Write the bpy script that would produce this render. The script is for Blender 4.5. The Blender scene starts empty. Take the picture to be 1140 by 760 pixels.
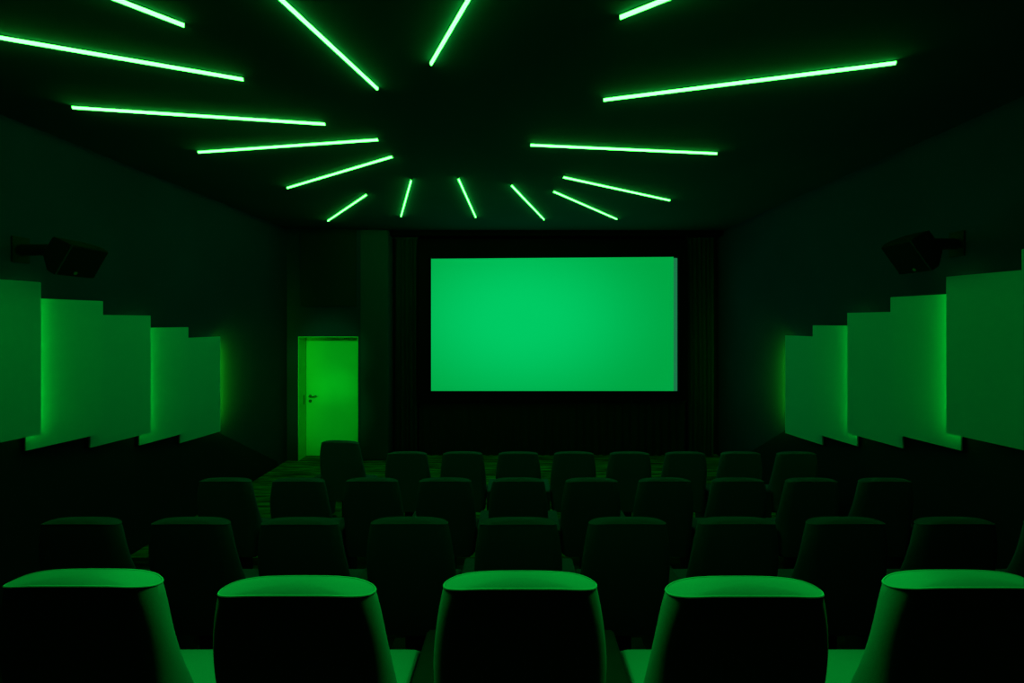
import bpy, bmesh, math, random
from mathutils import Vector, Matrix

random.seed(7)
S = bpy.context.scene
C = S.collection
PI = math.pi
S.view_settings.view_transform = 'Standard'
S.view_settings.look = 'None'
S.view_settings.exposure = 0.0
S.view_settings.gamma = 1.0

# ------------------------------------------------------------------ measures
CAM_Z = 2.34            # eye height above the floor in front of the screen
CEIL = CAM_Z + 1.56
XL, XR = -3.90, 3.50    # side walls
Y_DOOR = 7.27           # wall with the door
Y_WALL = 7.62           # wall behind the screen
ROW_Y = [1.15, 2.33, 3.49, 4.61]
ROW_Z = [0.70, 0.32, 0.12, 0.0]
PITCH = 0.6

# ------------------------------------------------------------------ materials
def mat(name, col, rough=0.8, spec=0.3, noise=None, bump=None, emit=None, estr=0.0, sheen=0.0):
    m = bpy.data.materials.new(name); m.use_nodes = True
    nt = m.node_tree; b = nt.nodes['Principled BSDF']
    b.inputs['Base Color'].default_value = (*col, 1)
    b.inputs['Roughness'].default_value = rough
    b.inputs['Specular IOR Level'].default_value = spec
    if sheen:
        b.inputs['Sheen Weight'].default_value = sheen
        b.inputs['Sheen Roughness'].default_value = 0.5
        b.inputs['Sheen Tint'].default_value = (col[0], min(1, col[1]*3), col[2], 1)
    tc = nt.nodes.new('ShaderNodeTexCoord')
    if noise:
        scale, amt = noise
        n = nt.nodes.new('ShaderNodeTexNoise'); n.inputs['Scale'].default_value = scale
        n.inputs['Detail'].default_value = 4
        nt.links.new(tc.outputs['Object'], n.inputs['Vector'])
        r = nt.nodes.new('ShaderNodeValToRGB')
        r.color_ramp.elements[0].position = 0.3; r.color_ramp.elements[1].position = 0.7
        r.color_ramp.elements[0].color = (*[c*(1-amt) for c in col], 1)
        r.color_ramp.elements[1].color = (*[min(1, c*(1+amt)) for c in col], 1)
        nt.links.new(n.outputs['Fac'], r.inputs['Fac'])
        nt.links.new(r.outputs['Color'], b.inputs['Base Color'])
    if bump:
        scale, amt = bump
        n2 = nt.nodes.new('ShaderNodeTexNoise'); n2.inputs['Scale'].default_value = scale
        n2.inputs['Detail'].default_value = 3
        nt.links.new(tc.outputs['Object'], n2.inputs['Vector'])
        bp = nt.nodes.new('ShaderNodeBump'); bp.inputs['Strength'].default_value = amt
        bp.inputs['Distance'].default_value = 0.004
        nt.links.new(n2.outputs['Fac'], bp.inputs['Height'])
        nt.links.new(bp.outputs['Normal'], b.inputs['Normal'])
    if emit:
        b.inputs['Emission Color'].default_value = (*emit, 1)
        b.inputs['Emission Strength'].default_value = estr
    return m

M = {}
M['wall'] = mat('wall_paint', (0.006, 0.034, 0.14), 0.9, 0.1, noise=(1.3, 0.12), bump=(90, 0.15))
M['column'] = mat('column_paint', (0.006, 0.06, 0.15), 0.85, 0.15, bump=(90, 0.1))
M['hatch'] = mat('hatch_paint', (0.004, 0.026, 0.05), 0.9, 0.1, bump=(60, 0.1))
M['ceiling'] = mat('ceiling_paint', (0.003, 0.080, 0.14), 0.9, 0.1, noise=(0.9, 0.1))
M['black'] = mat('black_velvet', (0.001, 0.006, 0.005), 0.95, 0.05, bump=(200, 0.2))
M['curtain'] = mat('curtain_cloth', (0.003, 0.035, 0.06), 0.95, 0.1, bump=(220, 0.3))
M['drape'] = mat('drape_cloth', (0.002, 0.022, 0.018), 0.95, 0.1, bump=(220, 0.3))
M['fabric'] = mat('chair_fabric', (0.012, 0.115, 0.24), 0.95, 0.1, noise=(700, 0.10), bump=(600, 0.35))
M['piping'] = mat('chair_piping', (0.012, 0.15, 0.28), 0.8, 0.2)
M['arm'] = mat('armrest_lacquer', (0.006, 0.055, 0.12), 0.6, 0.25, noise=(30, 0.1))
M['arm_shaded'] = mat('shaded_armrest_lacquer', (0.001, 0.005, 0.012), 0.8, 0.03, noise=(30, 0.1))  # front-row copy, colour darkened so these armrests read as unlit
M['metal'] = mat('dark_metal', (0.02, 0.03, 0.03), 0.5, 0.4, noise=(40, 0.1))
M['panel'] = mat('panel_cloth', (0.02, 0.64, 0.80), 0.9, 0.1, noise=(500, 0.04), bump=(500, 0.1))
M['batten'] = mat('batten_wood', (0.01, 0.03, 0.02), 0.8, 0.2, noise=(12, 0.2))
M['door'] = mat('door_paint', (0.08, 0.72, 0.25), 0.6, 0.25, noise=(2, 0.03))
M['steel'] = mat('brushed_steel', (0.03, 0.12, 0.06), 0.4, 0.4, noise=(60, 0.1))
M['speaker'] = mat('speaker_cabinet', (0.003, 0.012, 0.010), 0.7, 0.2, bump=(150, 0.3))
M['grille'] = mat('speaker_grille', (0.001, 0.005, 0.003), 0.8, 0.1, bump=(900, 0.5))
M['badge'] = mat('speaker_badge', (0.05, 0.22, 0.12), 0.4, 0.4, noise=(40, 0.1))
M['led'] = mat('led_diffuser', (0.1, 0.3, 0.15), 0.5, 0.2, emit=(0.042, 1.0, 0.055), estr=16)
M['led_side'] = mat('panel_led', (0.05, 0.3, 0.05), 0.5, 0.2, emit=(0.004, 1.0, 0.03), estr=8.0)
M['strip'] = mat('screen_edge_glow_cloth', (0.03, 0.2, 0.14), 0.9, 0.1, noise=(90, 0.04), emit=(0.012, 0.17, 0.065), estr=1.0)  # light on the edge strip is imitated by emission; it is no lamp

def carpet_mat(name, k):
    m = bpy.data.materials.new(name); m.use_nodes = True
    nt = m.node_tree; b = nt.nodes['Principled BSDF']
    b.inputs['Roughness'].default_value = 0.95; b.inputs['Specular IOR Level'].default_value = 0.1
    tc = nt.nodes.new('ShaderNodeTexCoord')
    mp = nt.nodes.new('ShaderNodeMapping'); mp.inputs['Scale'].default_value = (1.6, 14, 1)
    nt.links.new(tc.outputs['Object'], mp.inputs['Vector'])
    n = nt.nodes.new('ShaderNodeTexNoise'); n.inputs['Scale'].default_value = 1.0
    n.inputs['Detail'].default_value = 5; n.inputs['Roughness'].default_value = 0.65
    nt.links.new(mp.outputs['Vector'], n.inputs['Vector'])
    r = nt.nodes.new('ShaderNodeValToRGB')
    e = r.color_ramp.elements
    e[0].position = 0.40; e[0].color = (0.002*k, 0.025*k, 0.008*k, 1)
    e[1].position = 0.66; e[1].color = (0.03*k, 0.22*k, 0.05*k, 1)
    nt.links.new(n.outputs['Fac'], r.inputs['Fac'])
    nt.links.new(r.outputs['Color'], b.inputs['Base Color'])
    return m
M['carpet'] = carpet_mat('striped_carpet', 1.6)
M['shaded_carpet'] = carpet_mat('shaded_tier_carpet', 0.2)  # darkened copy of the carpet, shade on the tiers put into its colour
M['wall_shade'] = mat('painted_wall_shade', (0.003, 0.014, 0.04), 0.9, 0.1, noise=(1.3, 0.12))  # dark colour that stands in for light falloff low on the walls

def picture_mat():
    m = bpy.data.materials.new('projected_green_picture'); m.use_nodes = True
    nt = m.node_tree; b = nt.nodes['Principled BSDF']
    b.inputs['Base Color'].default_value = (0.01, 0.08, 0.04, 1)
    b.inputs['Roughness'].default_value = 0.9
    tc = nt.nodes.new('ShaderNodeTexCoord')
    mp = nt.nodes.new('ShaderNodeMapping')
    mp.inputs['Location'].default_value = (0.20, 0, -0.05)
    mp.inputs['Scale'].default_value = (0.34, 1, 0.52)
    nt.links.new(tc.outputs['Object'], mp.inputs['Vector'])
    g = nt.nodes.new('ShaderNodeTexGradient'); g.gradient_type = 'SPHERICAL'
    nt.links.new(mp.outputs['Vector'], g.inputs['Vector'])
    r = nt.nodes.new('ShaderNodeValToRGB'); r.color_ramp.interpolation = 'EASE'
    e = r.color_ramp.elements
    e[0].position = 0.0; e[0].color = (0.0, 0.375, 0.055, 1)
    e[1].position = 0.9; e[1].color = (0.0, 0.58, 0.125, 1)
    nt.links.new(g.outputs['Fac'], r.inputs['Fac'])
    nt.links.new(r.outputs['Color'], b.inputs['Emission Color'])
    b.inputs['Emission Strength'].default_value = 1.0
    return m
M['picture'] = picture_mat()

# ------------------------------------------------------------------ mesh helpers
def bx(bm, x0, x1, y0, y1, z0, z1, bevel=0.0, seg=2, rot=None):
    r = bmesh.ops.create_cube(bm, size=1.0)
    vs = r['verts']
    bmesh.ops.scale(bm, vec=(x1-x0, y1-y0, z1-z0), verts=vs)
    if bevel:
        es = list({e for v in vs for e in v.link_edges})
        rb = bmesh.ops.bevel(bm, geom=es, offset=bevel, segments=seg, affect='EDGES', profile=0.5)
        vs = list({v for f in rb['faces'] for v in f.verts} | {v for v in vs if v.is_valid})
        # gather the whole connected island
        seen = set(vs); stack = list(vs)
        while stack:
            v = stack.pop()
            for ed in v.link_edges:
                o = ed.other_vert(v)
                if o not in seen: seen.add(o); stack.append(o)
        vs = list(seen)
    c = Vector(((x0+x1)/2, (y0+y1)/2, (z0+z1)/2))
    if rot is not None:
        bmesh.ops.transform(bm, matrix=rot, verts=vs)
    bmesh.ops.translate(bm, vec=c, verts=vs)
    return vs

def tube(bm, pts, r, n=8, closed=False):
    pts = [Vector(p) for p in pts]; N = len(pts); rings = []
    for i, p in enumerate(pts):
        if closed: t = pts[(i+1) % N] - pts[i-1]
        else: t = pts[min(i+1, N-1)] - pts[max(i-1, 0)]
        t.normalize()
        up = Vector((0, 0, 1)) if abs(t.z) < 0.9 else Vector((0, 1, 0))
        a = t.cross(up).normalized(); b = t.cross(a).normalized()
        rings.append([bm.verts.new(p + a*r*math.cos(2*PI*k/n) + b*r*math.sin(2*PI*k/n)) for k in range(n)])
    for i in range(N if closed else N-1):
        A, B = rings[i], rings[(i+1) % N]
        for k in range(n):
            bm.faces.new((A[k], A[(k+1) % n], B[(k+1) % n], B[k]))
    if not closed:
        bm.faces.new(rings[0]); bm.faces.new(list(reversed(rings[-1])))

def cyl(bm, p0, p1, r, n=20, r2=None):
    p0, p1 = Vector(p0), Vector(p1); d = p1-p0
    q = d.to_track_quat('Z', 'Y').to_matrix().to_4x4()
    bmesh.ops.create_cone(bm, cap_ends=True, segments=n, radius1=r, radius2=r if r2 is None else r2, depth=d.length,
                          matrix=Matrix.Translation((p0+p1)/2) @ q)

def link(name, bm, m, parent=None, smooth=True, angle=40):
    bmesh.ops.recalc_face_normals(bm, faces=bm.faces)
    me = bpy.data.meshes.new(name); bm.to_mesh(me); bm.free()
    me.materials.append(M[m])
    if smooth:
        me.polygons.foreach_set('use_smooth', [True]*len(me.polygons))
        me.set_sharp_from_angle(angle=math.radians(angle))
    o = bpy.data.objects.new(name, me); C.objects.link(o)
    if parent: o.parent = parent
    return o

def thing(name, label, cat, loc=(0, 0, 0), rotz=0, group=None):
    o = bpy.data.objects.new(name, None); C.objects.link(o)
    o.empty_display_size = 0.1
    o.location = loc; o.rotation_euler = (0, 0, rotz)
    o['label'] = label; o['category'] = cat
    if group: o['group'] = group
    return o

def struct(name, bm, m, label, cat, parent=None, smooth=False):
    o = link(name, bm, m, parent, smooth)
    if parent is None:
        o['kind'] = 'structure'; o['label'] = label; o['category'] = cat
    return o

def dup(root, loc, label, group=None):
    r = root.copy(); C.objects.link(r); r.location = loc; r['label'] = label
    if group: r['group'] = group
    for ch in list(root.children):
        c = ch.copy(); C.objects.link(c); c.parent = r
        for g in list(ch.children):
            d = g.copy(); C.objects.link(d); d.parent = c
    return r

B = bmesh.new

# ------------------------------------------------------------------ the room
bm = B(); bx(bm, XL-0.2, XR+0.2, -2.6, Y_WALL+0.2, -0.2, 0.0)
struct('floor', bm, 'carpet', 'striped dark carpet on the floor in front of the screen', 'floor')
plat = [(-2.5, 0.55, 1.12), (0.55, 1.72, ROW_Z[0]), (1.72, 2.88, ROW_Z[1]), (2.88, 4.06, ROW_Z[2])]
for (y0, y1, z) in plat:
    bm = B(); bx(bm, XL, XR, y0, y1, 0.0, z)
    struct('floor_tier', bm, 'shaded_carpet', 'carpeted raised tier under a row of cinema chairs', 'floor')
bm = B(); bx(bm, XL-0.2, XR+0.2, -2.6, Y_WALL+0.2, CEIL, CEIL+0.2)
struct('ceiling', bm, 'ceiling', 'flat dark ceiling carrying the glowing light strips', 'ceiling')
bm = B(); bx(bm, XL-0.2, XL, -2.6, Y_WALL+0.2, 0, CEIL)
struct('wall_left', bm, 'wall', 'dark left side wall of the cinema', 'wall')
bm = B(); bx(bm, XR, XR+0.2, -2.6, Y_WALL+0.2, 0, CEIL)
struct('wall_right', bm, 'wall', 'dark right side wall of the cinema', 'wall')
bm = B(); bx(bm, XL, XR, -2.7, -2.5, 0, CEIL)
struct('wall_rear', bm, 'wall', 'dark rear wall behind the camera', 'wall')
bm = B(); bx(bm, XL, XR, Y_WALL, Y_WALL+0.2, 0, CEIL)
struct('wall_front', bm, 'black', 'black wall behind the cinema screen', 'wall')
for side, X, T0 in (('left', XL, 1), ('right', XR, -1)):  # thin dark sheet added to imitate shade on each lower side wall
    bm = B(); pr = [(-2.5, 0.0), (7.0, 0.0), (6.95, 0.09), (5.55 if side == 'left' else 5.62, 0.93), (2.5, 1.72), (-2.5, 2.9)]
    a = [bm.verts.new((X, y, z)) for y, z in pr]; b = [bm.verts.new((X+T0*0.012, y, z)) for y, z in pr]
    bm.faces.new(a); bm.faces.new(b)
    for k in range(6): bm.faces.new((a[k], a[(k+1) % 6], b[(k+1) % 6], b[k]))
    struct('trim_7' if side == 'left' else 'trim_8', bm, 'wall_shade', 'painted-in shade sheet low on the %s wall below the green panels' % side, 'wall cladding')
# door wall with its opening
DX0, DX1, DZ = -3.71, -2.70, 2.09
bm = B()
bx(bm, XL, DX0, Y_DOOR, Y_WALL, 0, CEIL)
bx(bm, DX0, DX1, Y_DOOR, Y_WALL, DZ, CEIL)
bx(bm, DX1, -2.55, Y_DOOR, Y_WALL, 0, CEIL)
struct('wall_door', bm, 'wall', 'dark front wall section around the green lit door', 'wall')
bm = B(); bx(bm, -2.67, -2.19, Y_DOOR-0.012, Y_WALL, 0, CEIL, bevel=0.03, seg=4)
struct('trim_1', bm, 'column', 'dark column between the door and the left stage curtain', 'column', smooth=True)
bm = B(); bx(bm, -3.66, -2.73, Y_DOOR-0.018, Y_DOOR, 2.60, CEIL)
struct('trim_2', bm, 'hatch', 'dark square panel on the wall above the door', 'panel')
# jamb lining inside the reveal
bm = B()
bx(bm, DX0, DX0+0.012, Y_DOOR-0.003, 7.53, 0, DZ)
bx(bm, DX1-0.012, DX1, Y_DOOR-0.003, 7.53, 0, DZ)
bx(bm, DX0+0.012, DX1-0.012, Y_DOOR-0.003, 7.53, DZ-0.012, DZ)
struct('trim_3', bm, 'door', 'pale lining of the door recess', 'door frame')
bm = B()
LX0, LX1 = DX0+0.014, DX1-0.014
bx(bm, LX0, LX1, 7.51, 7.56, 0.006, DZ-0.014, bevel=0.004)
bx(bm, LX0+0.028, LX0+0.032, 7.508, 7.512, 0.01, DZ-0.02)
door = struct('door_1', bm, 'door', 'plain flush door lit bright green in a recess left of the screen', 'door')
door['kind'] = 'structure'
bm = B()
hx, hz = LX0+0.075, 1.045
cyl(bm, (hx, 7.502, hz), (hx, 7.512, hz), 0.026)
cyl(bm, (hx, 7.455, hz), (hx, 7.505, hz), 0.010)
tube(bm, [(hx, 7.458, hz), (hx+0.03, 7.455, hz), (hx+0.075, 7.455, hz-0.004), (hx+0.10, 7.456, hz+0.010), (hx+0.125, 7.458, hz+0.014)], 0.010, 10)
link('door_handle', bm, 'steel', door)
bm = B()
cyl(bm, (hx, 7.502, hz-0.085), (hx, 7.512, hz-0.085), 0.027)
cyl(bm, (hx, 7.494, hz-0.085), (hx, 7.503, hz-0.085), 0.009)
link('keyhole_rosette', bm, 'steel', door)
bm = B(); bx(bm, DX0+0.011, DX0+0.0135, 7.42, 7.45, hz-0.13, hz+0.03)
struct('trim_4', bm, 'steel', 'small strike plate on the door recess lining', 'strike plate')

# ------------------------------------------------------------------ screen and drapes
SX0, SX1, SZ0, SZ1 = -1.516, 2.766, CAM_Z-1.203, CAM_Z+1.115
SY = 7.50
root = thing('cinema_screen', 'large wide cinema screen glowing plain green on the front wall', 'screen', ((SX0+SX1)/2, Y_WALL, SZ0))
def loc(o, r):            # meshes above are in world space: bring them under their root
    o.matrix_parent_inverse = Matrix.Translation(-r.location)
bm = B(); bx(bm, SX0-0.02, SX1+0.02, SY+0.004, Y_WALL, SZ0-0.02, SZ1+0.02)
o = link('screen_backing', bm, 'black', root, False); loc(o, root)
# picture: slightly keystoned against the masking
cx, cz = (SX0+SX1)/2, (SZ0+SZ1)/2
bm = B()
xr = SX1-0.065
q = [(SX0, SZ0), (xr, SZ0), (xr, SZ1+0.012), (SX0, SZ1-0.020)]
vs = [bm.verts.new((x-cx, 0, z-cz)) for x, z in q]
bm.faces.new(vs)
o = link('projected_picture', bm, 'picture', root, False)
o.location = (0, SY-Y_WALL, cz-SZ0)
bm = B()
vs = [bm.verts.new((x, SY, z)) for x, z in [(xr, SZ0), (SX1, SZ0), (SX1, SZ1-0.008), (xr, SZ1-0.004)]]
bm.faces.new(vs)
o = link('glowing_screen_edge', bm, 'strip', root, False); loc(o, root)
o['label'] = 'dull grey-green strip with painted-in glow along the right screen edge'
bm = B()
bx(bm, SX0-0.22, SX0, SY-0.05, Y_WALL, SZ0-0.16, SZ1+0.22)
bx(bm, SX1, SX1+0.16, SY-0.05, Y_WALL, SZ0-0.16, SZ1+0.22)
bx(bm, SX0, SX1, SY-0.05, Y_WALL, SZ1+0.012, SZ1+0.22)
bx(bm, SX0, SX1, SY-0.05, Y_WALL, SZ0-0.16, SZ0)
o = link('masking_frame', bm, 'black', root, False); loc(o, root)
o['label'] = 'black masking border around the picture'

def drape(name, label, x0, x1, y, z0, z1, folds, amp, m):
    r = thing(name, label, 'curtain', ((x0+x1)/2, y, z0))
    bm = B(); nx = folds*10; nz = 10; g = []
    for k in range(2):
        rows = []
        for j in range(nz+1):
            v = j/nz; row = []
            for i in range(nx+1):
                u = i/nx
                ph = u*folds*2*PI + 0.5*math.sin(u*9)
                yy = amp*math.sin(ph)*(0.75+0.35*(1-v)) + (0.012 if k else 0)
                row.append(bm.verts.new(((u-0.5)*(x1-x0)+0.006*math.sin(ph*0.5+v*3), yy, v*(z1-z0))))
            rows.append(row)
        for j in range(nz):
            for i in range(nx):
                bm.faces.new((rows[j][i], rows[j][i+1], rows[j+1][i+1], rows[j+1][i]))
        g.append(rows)
    link('curtain_cloth', bm, m, r, True, 80)
    bm = B(); tube(bm, [(-(x1-x0)/2-0.02, 0.006, z1-z0), ((x1-x0)/2+0.02, 0.006, z1-z0)], 0.012, 10)
    link('curtain_rail', bm, 'metal', r)
    return r
drape('stage_curtain', 'dark pleated curtain between the column and the screen', -2.15, -1.76, 7.50, 0, CEIL-0.10, 5, 0.035, 'curtain')
drape('stage_curtain', 'dark pleated curtain between the screen and the right wall', 2.95, 3.40, 7.50, 0, CEIL-0.10, 6, 0.035, 'curtain')
drape('lower_drape', 'black pleated drape hanging below the screen', -1.74, 2.93, 7.56, 0, SZ0-0.19, 34, 0.018, 'drape')
bm = B(); bx(bm, -2.19, XR, 7.36, Y_WALL, CEIL-0.09, CEIL)
struct('trim_5', bm, 'black', 'black pelmet across the top of the screen wall', 'pelmet')

# ------------------------------------------------------------------ ceiling light strips
LEN = 1.73
def up(px, py):
    D = 480*1.56/(358-py)
    return Vector(((px-577)*D/480, D, 0))
strips = [
 ((205, 26), (138, 0), True, 'green LED ceiling strip cut by the top left of the photo, second from left edge'),
 ((271, 86.5), (0, 39.5), True, 'long green LED ceiling strip running off the left edge of the photo'),
 ((362, 136.5), (81, 118), False, 'green LED ceiling strip on the left, directly below the one leaving the left edge'),
 ((421, 154), (221, 168), False, 'green LED ceiling strip left of centre, almost level and rising slightly to the right'),
 ((437, 173), (320, 208), False, 'slanting green LED ceiling strip just above the short one pointing at the door'),
 ((408.5, 215.5), (365, 245), False, 'short slanting green LED ceiling strip pointing down towards the door'),
 ((458, 199), (446.5, 240), False, 'short steep green LED ceiling strip above the left stage curtain'),
 ((510, 197.5), (529.5, 241), False, 'short steep green LED ceiling strip above the left part of the screen'),
 ((569, 205), (605.5, 243.5), False, 'short diagonal green LED ceiling strip above the middle of the screen'),
 ((616, 212), (686.5, 243), False, 'green LED ceiling strip above the right screen part, lower of two near parallel'),
 ((627, 196), (745.5, 222), False, 'green LED ceiling strip above the right screen corner, upper of two near parallel ones'),
 ((590.5, 160), (798, 169.5), False, 'nearly level green LED ceiling strip right of centre'),
 ((672, 109.5), (997, 68), False, 'longest green LED ceiling strip on the right, rising towards the right wall'),
 ((690.5, 17), (733, 0), True, 'green LED ceiling strip cut by the top of the photo right of centre'),
 ((480, 69), (520, 0), True, 'steep green LED ceiling strip cut by the top of the photo near its middle'),
 ((420, 97), (316, 0), True, 'diagonal green LED ceiling strip cut by the top of the photo left of centre'),
]
strips[0] = (strips[0][0], strips[0][1], True, 'green LED ceiling strip cut by the top edge in the upper left corner')
def make_strip():
    r = thing('led_ceiling_light', 'x', 'ceiling light', (0, 0, CEIL), 0, 'radiating green LED strips on the ceiling')
    h = LEN/2
    bm = B()                                   # half round diffuser below the ceiling
    n = 8; w = 0.0088; d = 0.018
    prof = [(w*math.cos(PI*k/n), -0.004 - d*math.sin(PI*k/n)) for k in range(n+1)]
    a = [bm.verts.new((-h, y, z)) for y, z in prof]; b = [bm.verts.new((h, y, z)) for y, z in prof]
    for k in range(n): bm.faces.new((a[k], a[k+1], b[k+1], b[k]))
    bm.faces.new(a); bm.faces.new(list(reversed(b)))
    link('diffuser', bm, 'led', r)
    bm = B(); bx(bm, -h-0.008, h+0.008, -0.0095, 0.0095, -0.005, 0.006)
    link('housing', bm, 'metal', r, False)
    for s in (-1, 1):
        bm = B(); bx(bm, s*h-0.006 if s < 0 else h, s*h if s < 0 else h+0.006, -0.009, 0.009, -0.018, -0.004, bevel=0.002)
        link('end_cap', bm, 'metal', r)
    return r
strip0 = make_strip()
for i, (a, b, cut, lab) in enumerate(strips):
    A, Bp = up(*a), up(*b)
    d = (Bp-A); d.normalize()
    L = LEN if cut else (Bp-A).length
    mid = A + d*L/2
    o = strip0 if i == 0 else dup(strip0, (0, 0, 0), lab)
    o['label'] = lab
    o.location = (mid.x, mid.y, CEIL)
    o.rotation_euler = (0, 0, math.atan2(d.y, d.x))
    o.scale = (L/LEN, 1, 1)

# ------------------------------------------------------------------ wall panels
def wall_panel(side, tip_px, ztop, height, lit, lab, group):
    T = 3.75 if side < 0 else 3.35
    D = T*480/abs(tip_px-577)
    out = 0.095; run = 0.53; th = 0.02
    wall = 3.90 if side < 0 else 3.50
    z0 = CAM_Z+ztop-height; z1 = CAM_Z+ztop
    r = thing('acoustic_panel', lab, 'wall panel', (side*wall, D-run/2, z0), 0, group)
    # plan of the board: tip juts into the room, near end lies close to the wall
    p = [Vector((T, D)), Vector((T+out, D-run))]
    t = (p[1]-p[0]).normalized(); nrm = Vector((-t.y, t.x))
    if nrm.x < 0: nrm = -nrm
    P = [p[0], p[1], p[1]+nrm*th, p[0]+nrm*th]
    def W(v, z): return Vector((side*v.x - side*wall, v.y-(D-run/2), z-z0))
    bm = B()
    lo = [bm.verts.new(W(v, z0)) for v in P]; hi = [bm.verts.new(W(v, z1)) for v in P]
    bm.faces.new(lo); bm.faces.new(hi)
    for k in range(4): bm.faces.new((lo[k], lo[(k+1) % 4], hi[(k+1) % 4], hi[k]))
    bmesh.ops.bevel(bm, geom=list(bm.edges), offset=0.003, segments=2, affect='EDGES')
    link('panel_board', bm, 'panel', r)
    for f in (0.35, 0.80):                    # two battens back to the wall
        c = p[0] + t*run*f + nrm*th
        for zz in (z0+height*0.2,):
            bm = B(); x0 = c.x-0.002; x1 = wall
            bx(bm, min(side*x0, side*x1)-side*wall, max(side*x0, side*x1)-side*wall, c.y-(D-run/2)-0.02, c.y-(D-run/2)+0.02, 0.12, height-0.12)
            link('mounting_batten', bm, 'batten', r, False)
    if lit:
        c = p[0] + t*0.022 + nrm*(th+0.006)
        bm = B(); xx = side*c.x-side*wall; yy = c.y-(D-run/2)
        bx(bm, xx-0.006, xx+0.006, yy-0.008, yy+0.008, 0.01, height-0.01)
        o = link('edge_light', bm, 'led_side', r, False)
        o['label'] = 'hidden glowing green light strip behind the panel edge'
    return r
ordR = ['farthest from the camera, glowing onto the wall',
        'second from the far end', 'third from the far end', 'fourth from the far end',
        'large and close, fifth from the far end', 'cut to a sliver by the photo edge']
for i, px in enumerate([874, 904.5, 943, 991, 1053, 1137]):
    wall_panel(1, px, -0.172+0.131*i, 1.225, i in (0, 2, 4),
               'green upright panel on the right wall, '+ordR[i], 'stepped green panels on the right wall')
ordL = ['farthest from the camera, glowing onto the wall',
        'second from the far end', 'third from the far end', 'fourth from the far end',
        'nearest and cut by the photo edge']
for i, px in enumerate([245.5, 210, 168, 115, 46]):
    wall_panel(-1, px, -0.186+0.124*i, 1.195, i in (0, 2, 4),
               'green upright panel on the left wall, '+ordL[i], 'stepped green panels on the left wall')

# ------------------------------------------------------------------ wall loudspeakers
def loudspeaker(side, Xt, Zt, dx, dz, y0, y1, wall, lab):
    r = thing('loudspeaker', lab, 'speaker', (side*wall, (y0+y1)/2, CAM_Z+Zt-0.1), 0, 'loudspeakers on the side walls')
    off = Vector((side*wall, (y0+y1)/2, CAM_Z+Zt-0.1))
    g = Vector((dx, dz)); n = Vector((-dz, dx)).normalized()       # n points back towards the wall and up
    L = g.length; gh = g.normalized()
    def P(u, v, y):                                                # u down the face, v depth behind the face
        q = Vector((Xt, Zt)) + gh*u + n*v
        return Vector((side*q.x, y, CAM_Z+q.y)) - off
    dep = 0.20; yc = (y0+y1)/2; hw = (y1-y0)/2
    def prism(bm, secs):
        rings = [[bm.verts.new(P(u, v, y)) for (u, y) in pts] for v, pts in secs]
        for a, b in zip(rings, rings[1:]):
            for k in range(len(a)): bm.faces.new((a[k], a[(k+1) % len(a)], b[(k+1) % len(a)], b[k]))
        bm.faces.new(rings[0]); bm.faces.new(rings[-1])
    def rect(u0, u1, w): return [(u0, yc-w), (u1, yc-w), (u1, yc+w), (u0, yc+w)]
    bm = B(); prism(bm, [(0.004, rect(0, L, hw)), (0.07, rect(0, L, hw)), (dep, rect(0.03, L-0.07, hw*0.72))])
    bmesh.ops.bevel(bm, geom=list(bm.edges), offset=0.005, segments=2, affect='EDGES')
    link('cabinet', bm, 'speaker', r)
    bm = B(); prism(bm, [(-0.006, rect(0.008, L-0.008, hw-0.008)), (0.005, rect(0.008, L-0.008, hw-0.008))])
    gr = link('grille', bm, 'grille', r, False)
    bm = B(); prism(bm, [(0.0, rect(L-0.006, L-0.001, hw-0.004)), (0.004, rect(L-0.006, L-0.001, hw-0.004))])
    bx_y = y0 if True else y1
    prism(bm, [(-0.004, [(0.002, y0+0.002), (L-0.002, y0+0.002), (L-0.002, y0+0.007), (0.002, y0+0.007)]), (0.004, [(0.002, y0+0.002), (L-0.002, y0+0.002), (L-0.002, y0+0.007), (0.002, y0+0.007)])])
    link('grille_edge', bm, 'arm', r, False)
    bm = B(); cyl(bm, P(L-0.035, -0.004, yc-0.02), P(L-0.035, -0.011, yc-0.02), 0.013)
    link('badge', bm, 'badge', gr)
    bm = B()                                                       # wall bracket: plate, arm, yoke
    a = P(L*0.45, dep-0.02, yc)
    bx(bm, min(0, -side*0.014), max(0, -side*0.014), -0.06, 0.06, a.z-0.10, a.z+0.10, bevel=0.004)
    tube(bm, [a, Vector((-side*0.03, 0, a.z))] if abs(a.x) > 0.05 else [a, Vector((-side*0.005, 0, a.z-0.02))], 0.045, 16)
    link('mounting_bracket', bm, 'speaker', r)
    return r
loudspeaker(1, 3.0, 0.618, 0.163, -0.231, 3.295, 3.573, 3.50, 'black loudspeaker tilted down on the right wall above the green panels')
loudspeaker(-1, 3.34, 0.572, 0.128, -0.222, 3.225, 3.52, 3.90, 'black loudspeaker tilted down on the left wall above the green panels')

# ------------------------------------------------------------------ cinema chairs
HZ = 0.927
def interp(tab, z):                       # smooth curve through the table
    if z <= tab[0][0]: return tab[0][1:]
    if z >= tab[-1][0]: return tab[-1][1:]
    for i in range(len(tab)-1):
        a, b = tab[i], tab[i+1]
        if z <= b[0]:
            h = b[0]-a[0]; t = (z-a[0])/h; out = []
            for k in range(1, 5):
                p = tab[max(i-1, 0)]; q = tab[min(i+2, len(tab)-1)]
                ma = (b[k]-p[k])/(b[0]-p[0])*h; mb = (q[k]-a[k])/(q[0]-a[0])*h
                out.append((2*t**3-3*t*t+1)*a[k]+(t**3-2*t*t+t)*ma+(-2*t**3+3*t*t)*b[k]+(t**3-t*t)*mb)
            return tuple(out)
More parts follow.
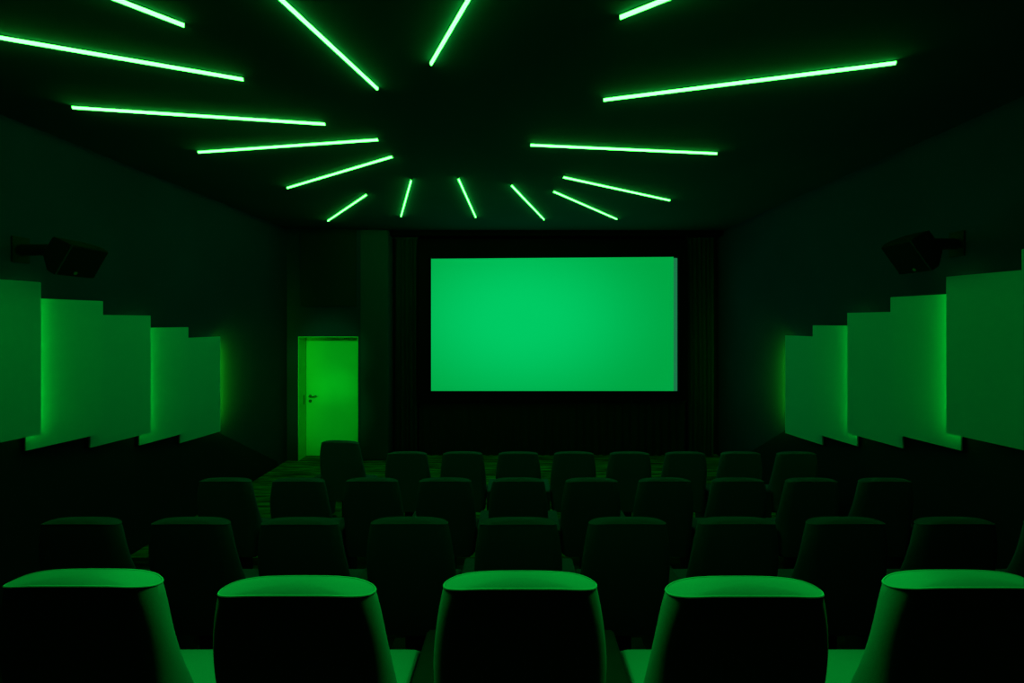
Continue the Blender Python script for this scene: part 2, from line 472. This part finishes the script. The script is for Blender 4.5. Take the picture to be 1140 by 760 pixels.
#        z     w      yb     yt     yf
TAB = [(0.28, 0.236, 0.060, 0.170, 0.250),
       (0.40, 0.246, 0.045, 0.170, 0.245),
       (0.50, 0.248, 0.036, 0.140, 0.200),
       (0.60, 0.248, 0.028, 0.106, 0.145),
       (0.68, 0.246, 0.020, 0.080, 0.112),
       (0.755, 0.240, 0.013, 0.062, 0.095),
       (0.82, 0.232, 0.007, 0.052, 0.088),
       (0.88, 0.222, 0.002, 0.048, 0.084),
       (HZ,   0.211, 0.000, 0.045, 0.082)]
NP = 56
def plan(z):
    w, yb, yt, yf = interp(TAB, z)
    pts = []
    for k in range(NP//2):                # front: one shallow curve from tip to tip
        th = 2*PI*k/NP; c, sn = math.cos(th), math.sin(th)
        pts.append((w*math.copysign(abs(c)**(2/2.25), c), yt + (yf-yt)*abs(sn)**(2/2.25)))
    r = 0.070; d = yt-yb                  # rear: flat with generously rounded corners
    for k in range(10):
        a = PI/2*k/10
        pts.append((-(w-r)-r*math.cos(a), yt-d*math.sin(a)))
    for k in range(8):
        pts.append((-(w-r)+2*(w-r)*k/8, yb))
    for k in range(10):
        a = PI/2*(1-k/10)
        pts.append(((w-r)+r*math.cos(a), yt-d*math.sin(a)))
    return pts
def dip(x, z):                            # the shoulders sit a little lower than the middle of the top seam
    return z - 0.016*abs(x/0.211)**6*max(0, (z-0.6)/(HZ-0.6)) if z > 0.6 else z
def make_chair():
    r = thing('cinema_chair', 'x', 'chair')
    bm = B(); rings = []
    zs = [0.28+(HZ-0.28)*i/22 for i in range(23)]
    for z in zs: rings.append([bm.verts.new((x, y, dip(x, z))) for x, y in plan(z)])
    for i in range(1, 9):
        s = 1-i/9.0
        if i == 1: s = 0.97
        yc = 0.036
        rings.append([bm.verts.new((x*s, yc+(y-yc)*s, dip(x*s, HZ)+0.014*(1-s**2.0))) for x, y in plan(HZ)])
    for a, b in zip(rings, rings[1:]):
        for k in range(NP): bm.faces.new((a[k], a[(k+1) % NP], b[(k+1) % NP], b[k]))
    bm.faces.new(rings[0]); bm.faces.new(rings[-1])
    back = link('backrest', bm, 'fabric', r, True, 50)
    bm = B(); tube(bm, [(x, y, dip(x, HZ)) for x, y in plan(HZ)], 0.0026, 6, True)
    link('piping', bm, 'piping', back)
    # seat cushion: a pillow with a rounded front lip
    bm = B(); nx, ny = 16, 14; W, y0, y1, zt, zb = 0.240, 0.10, 0.445, 0.445, 0.335
    def P(u, v, top):
        x = W*(2*u-1); y = y0+(y1-y0)*v
        e = min(1, (1-abs(2*u-1))/0.16); f = min(1, (1-v)/0.13)
        k = math.sqrt(max(0, 1-(1-e)**2))*math.sqrt(max(0, 1-(1-f)**2))
        mid = (zt+zb)/2
        return (x, y, mid+(zt-mid)*(0.55+0.45*k)) if top else (x, y, zb+0.01*(1-k))
    us = [0, .01, .03, .06, .1, .18, .3, .42, .5, .58, .7, .82, .9, .94, .97, .99, 1]
    vs_ = [0, .1, .25, .4, .55, .7, .82, .88, .92, .95, .975, .99, 1]
    G = {}
    for top in (0, 1):
        for i, u in enumerate(us):
            for j, v in enumerate(vs_): G[top, i, j] = bm.verts.new(P(u, v, top))
    I, J = len(us)-1, len(vs_)-1
    for top in (0, 1):
        for i in range(I):
            for j in range(J): bm.faces.new((G[top, i, j], G[top, i+1, j], G[top, i+1, j+1], G[top, i, j+1]))
    for i in range(I):
        for j in (0, J): bm.faces.new((G[0, i, j], G[0, i+1, j], G[1, i+1, j], G[1, i, j]))
    for j in range(J):
        for i in (0, I): bm.faces.new((G[0, i, j], G[0, i, j+1], G[1, i, j+1], G[1, i, j]))
    link('seat', bm, 'fabric', r, True, 60)
    bm = B()
    bx(bm, -0.20, 0.20, 0.13, 0.38, 0.24, 0.337, bevel=0.01)
    bx(bm, -0.06, 0.06, 0.18, 0.32, 0.02, 0.25, bevel=0.01)
    bx(bm, -0.18, 0.18, 0.10, 0.40, 0.0, 0.022, bevel=0.004)
    link('pedestal', bm, 'metal', r)
    return r
def arm_mesh():
    bm = B()
    # arm panel: side profile in y,z swept over x, with soft edges
    prof = [(0.06, 0.0), (0.40, 0.0), (0.43, 0.30), (0.465, 0.44), (0.468, 0.478), (0.452, 0.498), (0.12, 0.512), (0.06, 0.50)]
    a = [bm.verts.new((0.258, y, z)) for y, z in prof]; b = [bm.verts.new((0.348, y, z)) for y, z in prof]
    for k in range(len(prof)): bm.faces.new((a[k], a[(k+1) % len(prof)], b[(k+1) % len(prof)], b[k]))
    bm.faces.new(a); bm.faces.new(list(reversed(b)))
    bmesh.ops.bevel(bm, geom=list(bm.edges), offset=0.007, segments=3, affect='EDGES', clamp_overlap=True)
    bmesh.ops.recalc_face_normals(bm, faces=bm.faces)
    me = bpy.data.meshes.new('armrest'); bm.to_mesh(me); bm.free()
    me.materials.append(M['arm'])
    me.polygons.foreach_set('use_smooth', [True]*len(me.polygons)); me.set_sharp_from_angle(angle=math.radians(40))
    return me
ARM = arm_mesh()
ARM_FRONT = ARM.copy(); ARM_FRONT.materials[0] = M['arm_shaded']
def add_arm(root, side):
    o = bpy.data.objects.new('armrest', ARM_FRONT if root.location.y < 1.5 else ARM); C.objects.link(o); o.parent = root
    if side < 0: o.rotation_euler = (0, 0, 0); o.location = (-0.6, 0, 0)
chair0 = make_chair(); used = [False]
def place(x, y, z, label, group, arms, tilt=0.0, rotz=0.0):
    if not used[0]:
        o = chair0; used[0] = True; o.location = (x, y, z); o['label'] = label; o['group'] = group
    else:
        o = dup(chair0, (x, y, z), label, group)
        for c in list(o.children):
            if c.name.startswith('armrest'): bpy.data.objects.remove(c)
    o.rotation_euler = (0, 0, rotz)
    for c in o.children:
        if c.name.startswith('backrest'):
            # lean of the back about the seat hinge
            a = math.radians(tilt); hz, hy = 0.36, 0.12
            c.rotation_euler = (a, 0, 0)
            R = Matrix.Rotation(a, 3, 'X'); pv = Vector((0, hy, hz))
            c.location = pv - R @ pv
    for s in arms: add_arm(o, s)
    return o
def arms_for(c): return (-1, 1) if c == 0 else ((1,) if c > 0 else (-1,))
ORD = ['first', 'second', 'third', 'fourth', 'fifth', 'sixth', 'seventh', 'eighth', 'ninth', 'tenth']

# the far row, in front of the screen
g4 = 'cinema chairs in the row closest to the screen'
for k, c in enumerate(range(-2, 6)):
    place(c*PITCH, ROW_Y[3], ROW_Z[3], 'dark upholstered cinema chair in the row closest to the screen, %s from the right' % (ORD[7-k] if k < 7 else 'first'),
          g4, arms_for(c), random.uniform(-0.2, 0.2))
bm = B(); bx(bm, -2.30, -1.56, ROW_Y[3]-0.10, ROW_Y[3]+0.56, 0.0, 0.12)
struct('trim_6', bm, 'carpet', 'small carpeted podium under the chair in front of the door', 'podium')
place(-1.925, ROW_Y[3], 0.12, 'dark upholstered cinema chair standing taller than its row, in front of the door', g4, (-1,), 0, math.radians(-6))
# third and second row
for row, g, words in ((2, 'cinema chairs in the third row from the camera', 'third row from the camera'),
                      (1, 'cinema chairs in the second row from the camera', 'second row from the camera')):
    for k, c in enumerate(range(-4, 6)):
        place(c*PITCH, ROW_Y[row], ROW_Z[row], 'dark upholstered cinema chair in the %s, %s from the left' % (words, ORD[k]),
              g, arms_for(c), random.uniform(-0.25, 0.25))
# nearest row
near = [(-2, -1.207, -0.9, 'nearest row cinema chair with bright green lit top, leftmost, cut by the photo edge'),
        (-1, -0.6, 2.1, 'nearest row cinema chair with bright green lit top, second from the left'),
        (0, 0.005, 0.0, 'nearest row cinema chair with bright green lit top, in the middle below the screen'),
        (1, 0.612, 2.3, 'nearest row cinema chair with bright green lit top, second from the right'),
        (2, 1.228, -0.4, 'nearest row cinema chair with bright green lit top, rightmost, cut by the photo edge')]
for c, x, tilt, lab in near:
    place(x, ROW_Y[0], ROW_Z[0], lab, 'cinema chairs in the nearest row', arms_for(c), tilt)

# ------------------------------------------------------------------ lamps
def spot(name, locn, target, energy, angle, blend, col, size=0.05):
    l = bpy.data.lights.new(name, 'SPOT'); l.energy = energy; l.spot_size = math.radians(angle); l.spot_blend = blend
    l.color = col; l.shadow_soft_size = size
    o = bpy.data.objects.new(name, l); C.objects.link(o); o.location = locn
    o.rotation_euler = (Vector(target)-Vector(locn)).to_track_quat('-Z', 'Y').to_euler()
    return o
G1 = (0.02, 1.0, 0.04)
zt = ROW_Z[0]+0.80
for x in (-1.2, -0.6, 0.0, 0.6, 1.2):  # unseen spots added to brighten the nearest row from both sides
    for dx in (-1.3, 1.3):
        lx = max(-1.9, min(1.9, x*0.75+dx))
        spot('row_fill_spot', (lx, 1.85, CEIL-0.04), (x, 1.19, zt), 185, 24, 0.55, G1, 0.05)
for z in (1.72, 0.78):  # unseen spots added to brighten the door and its recess
    spot('door_fill_spot', (-2.9, 1.2, CEIL-0.06), (-3.2, 7.4, z), 520, 14.5, 1.0, (0.01, 1.0, 0.06), 0.05)
# the lamps behind the outer edges of the two farthest panels wash the wall beside them
for side, T, wall, px, z in ((1, 3.35, 3.50, 874, CAM_Z-0.172-0.61), (-1, 3.75, 3.90, 245.5, CAM_Z-0.186-0.6)):
    D = T*480/abs(px-577)
    l = bpy.data.lights.new('edge_lamp', 'AREA'); l.shape = 'RECTANGLE'; l.size = 0.02; l.size_y = 0.95
    l.energy = 13; l.color = (0.06, 1.0, 0.004); l.spread = math.radians(130)
    o = bpy.data.objects.new('edge_lamp', l); C.objects.link(o)
    o.location = (side*(T+0.045), D+0.012, z)
    d = Vector((side*0.75, 0.66, 0)).normalized()
    zx = Vector((0, 0, 1)); xx = zx.cross(-d)
    o.rotation_euler = Matrix((xx, zx, -d)).transposed().to_euler()

# ------------------------------------------------------------------ world and camera
w = bpy.data.worlds.new('dark_room'); S.world = w; w.use_nodes = True
w.node_tree.nodes['Background'].inputs[0].default_value = (0, 0.002, 0.001, 1)
w.node_tree.nodes['Background'].inputs[1].default_value = 0.2
cam = bpy.data.cameras.new('camera'); co = bpy.data.objects.new('camera', cam); C.objects.link(co)
co.location = (0, 0, CAM_Z); co.rotation_euler = (PI/2, 0, 0)
cam.sensor_fit = 'HORIZONTAL'; cam.sensor_width = 36; cam.lens = 480/1140*36
cam.shift_x = -7/1140; cam.shift_y = -22/1140
cam.clip_start = 0.05; cam.clip_end = 100
S.camera = co
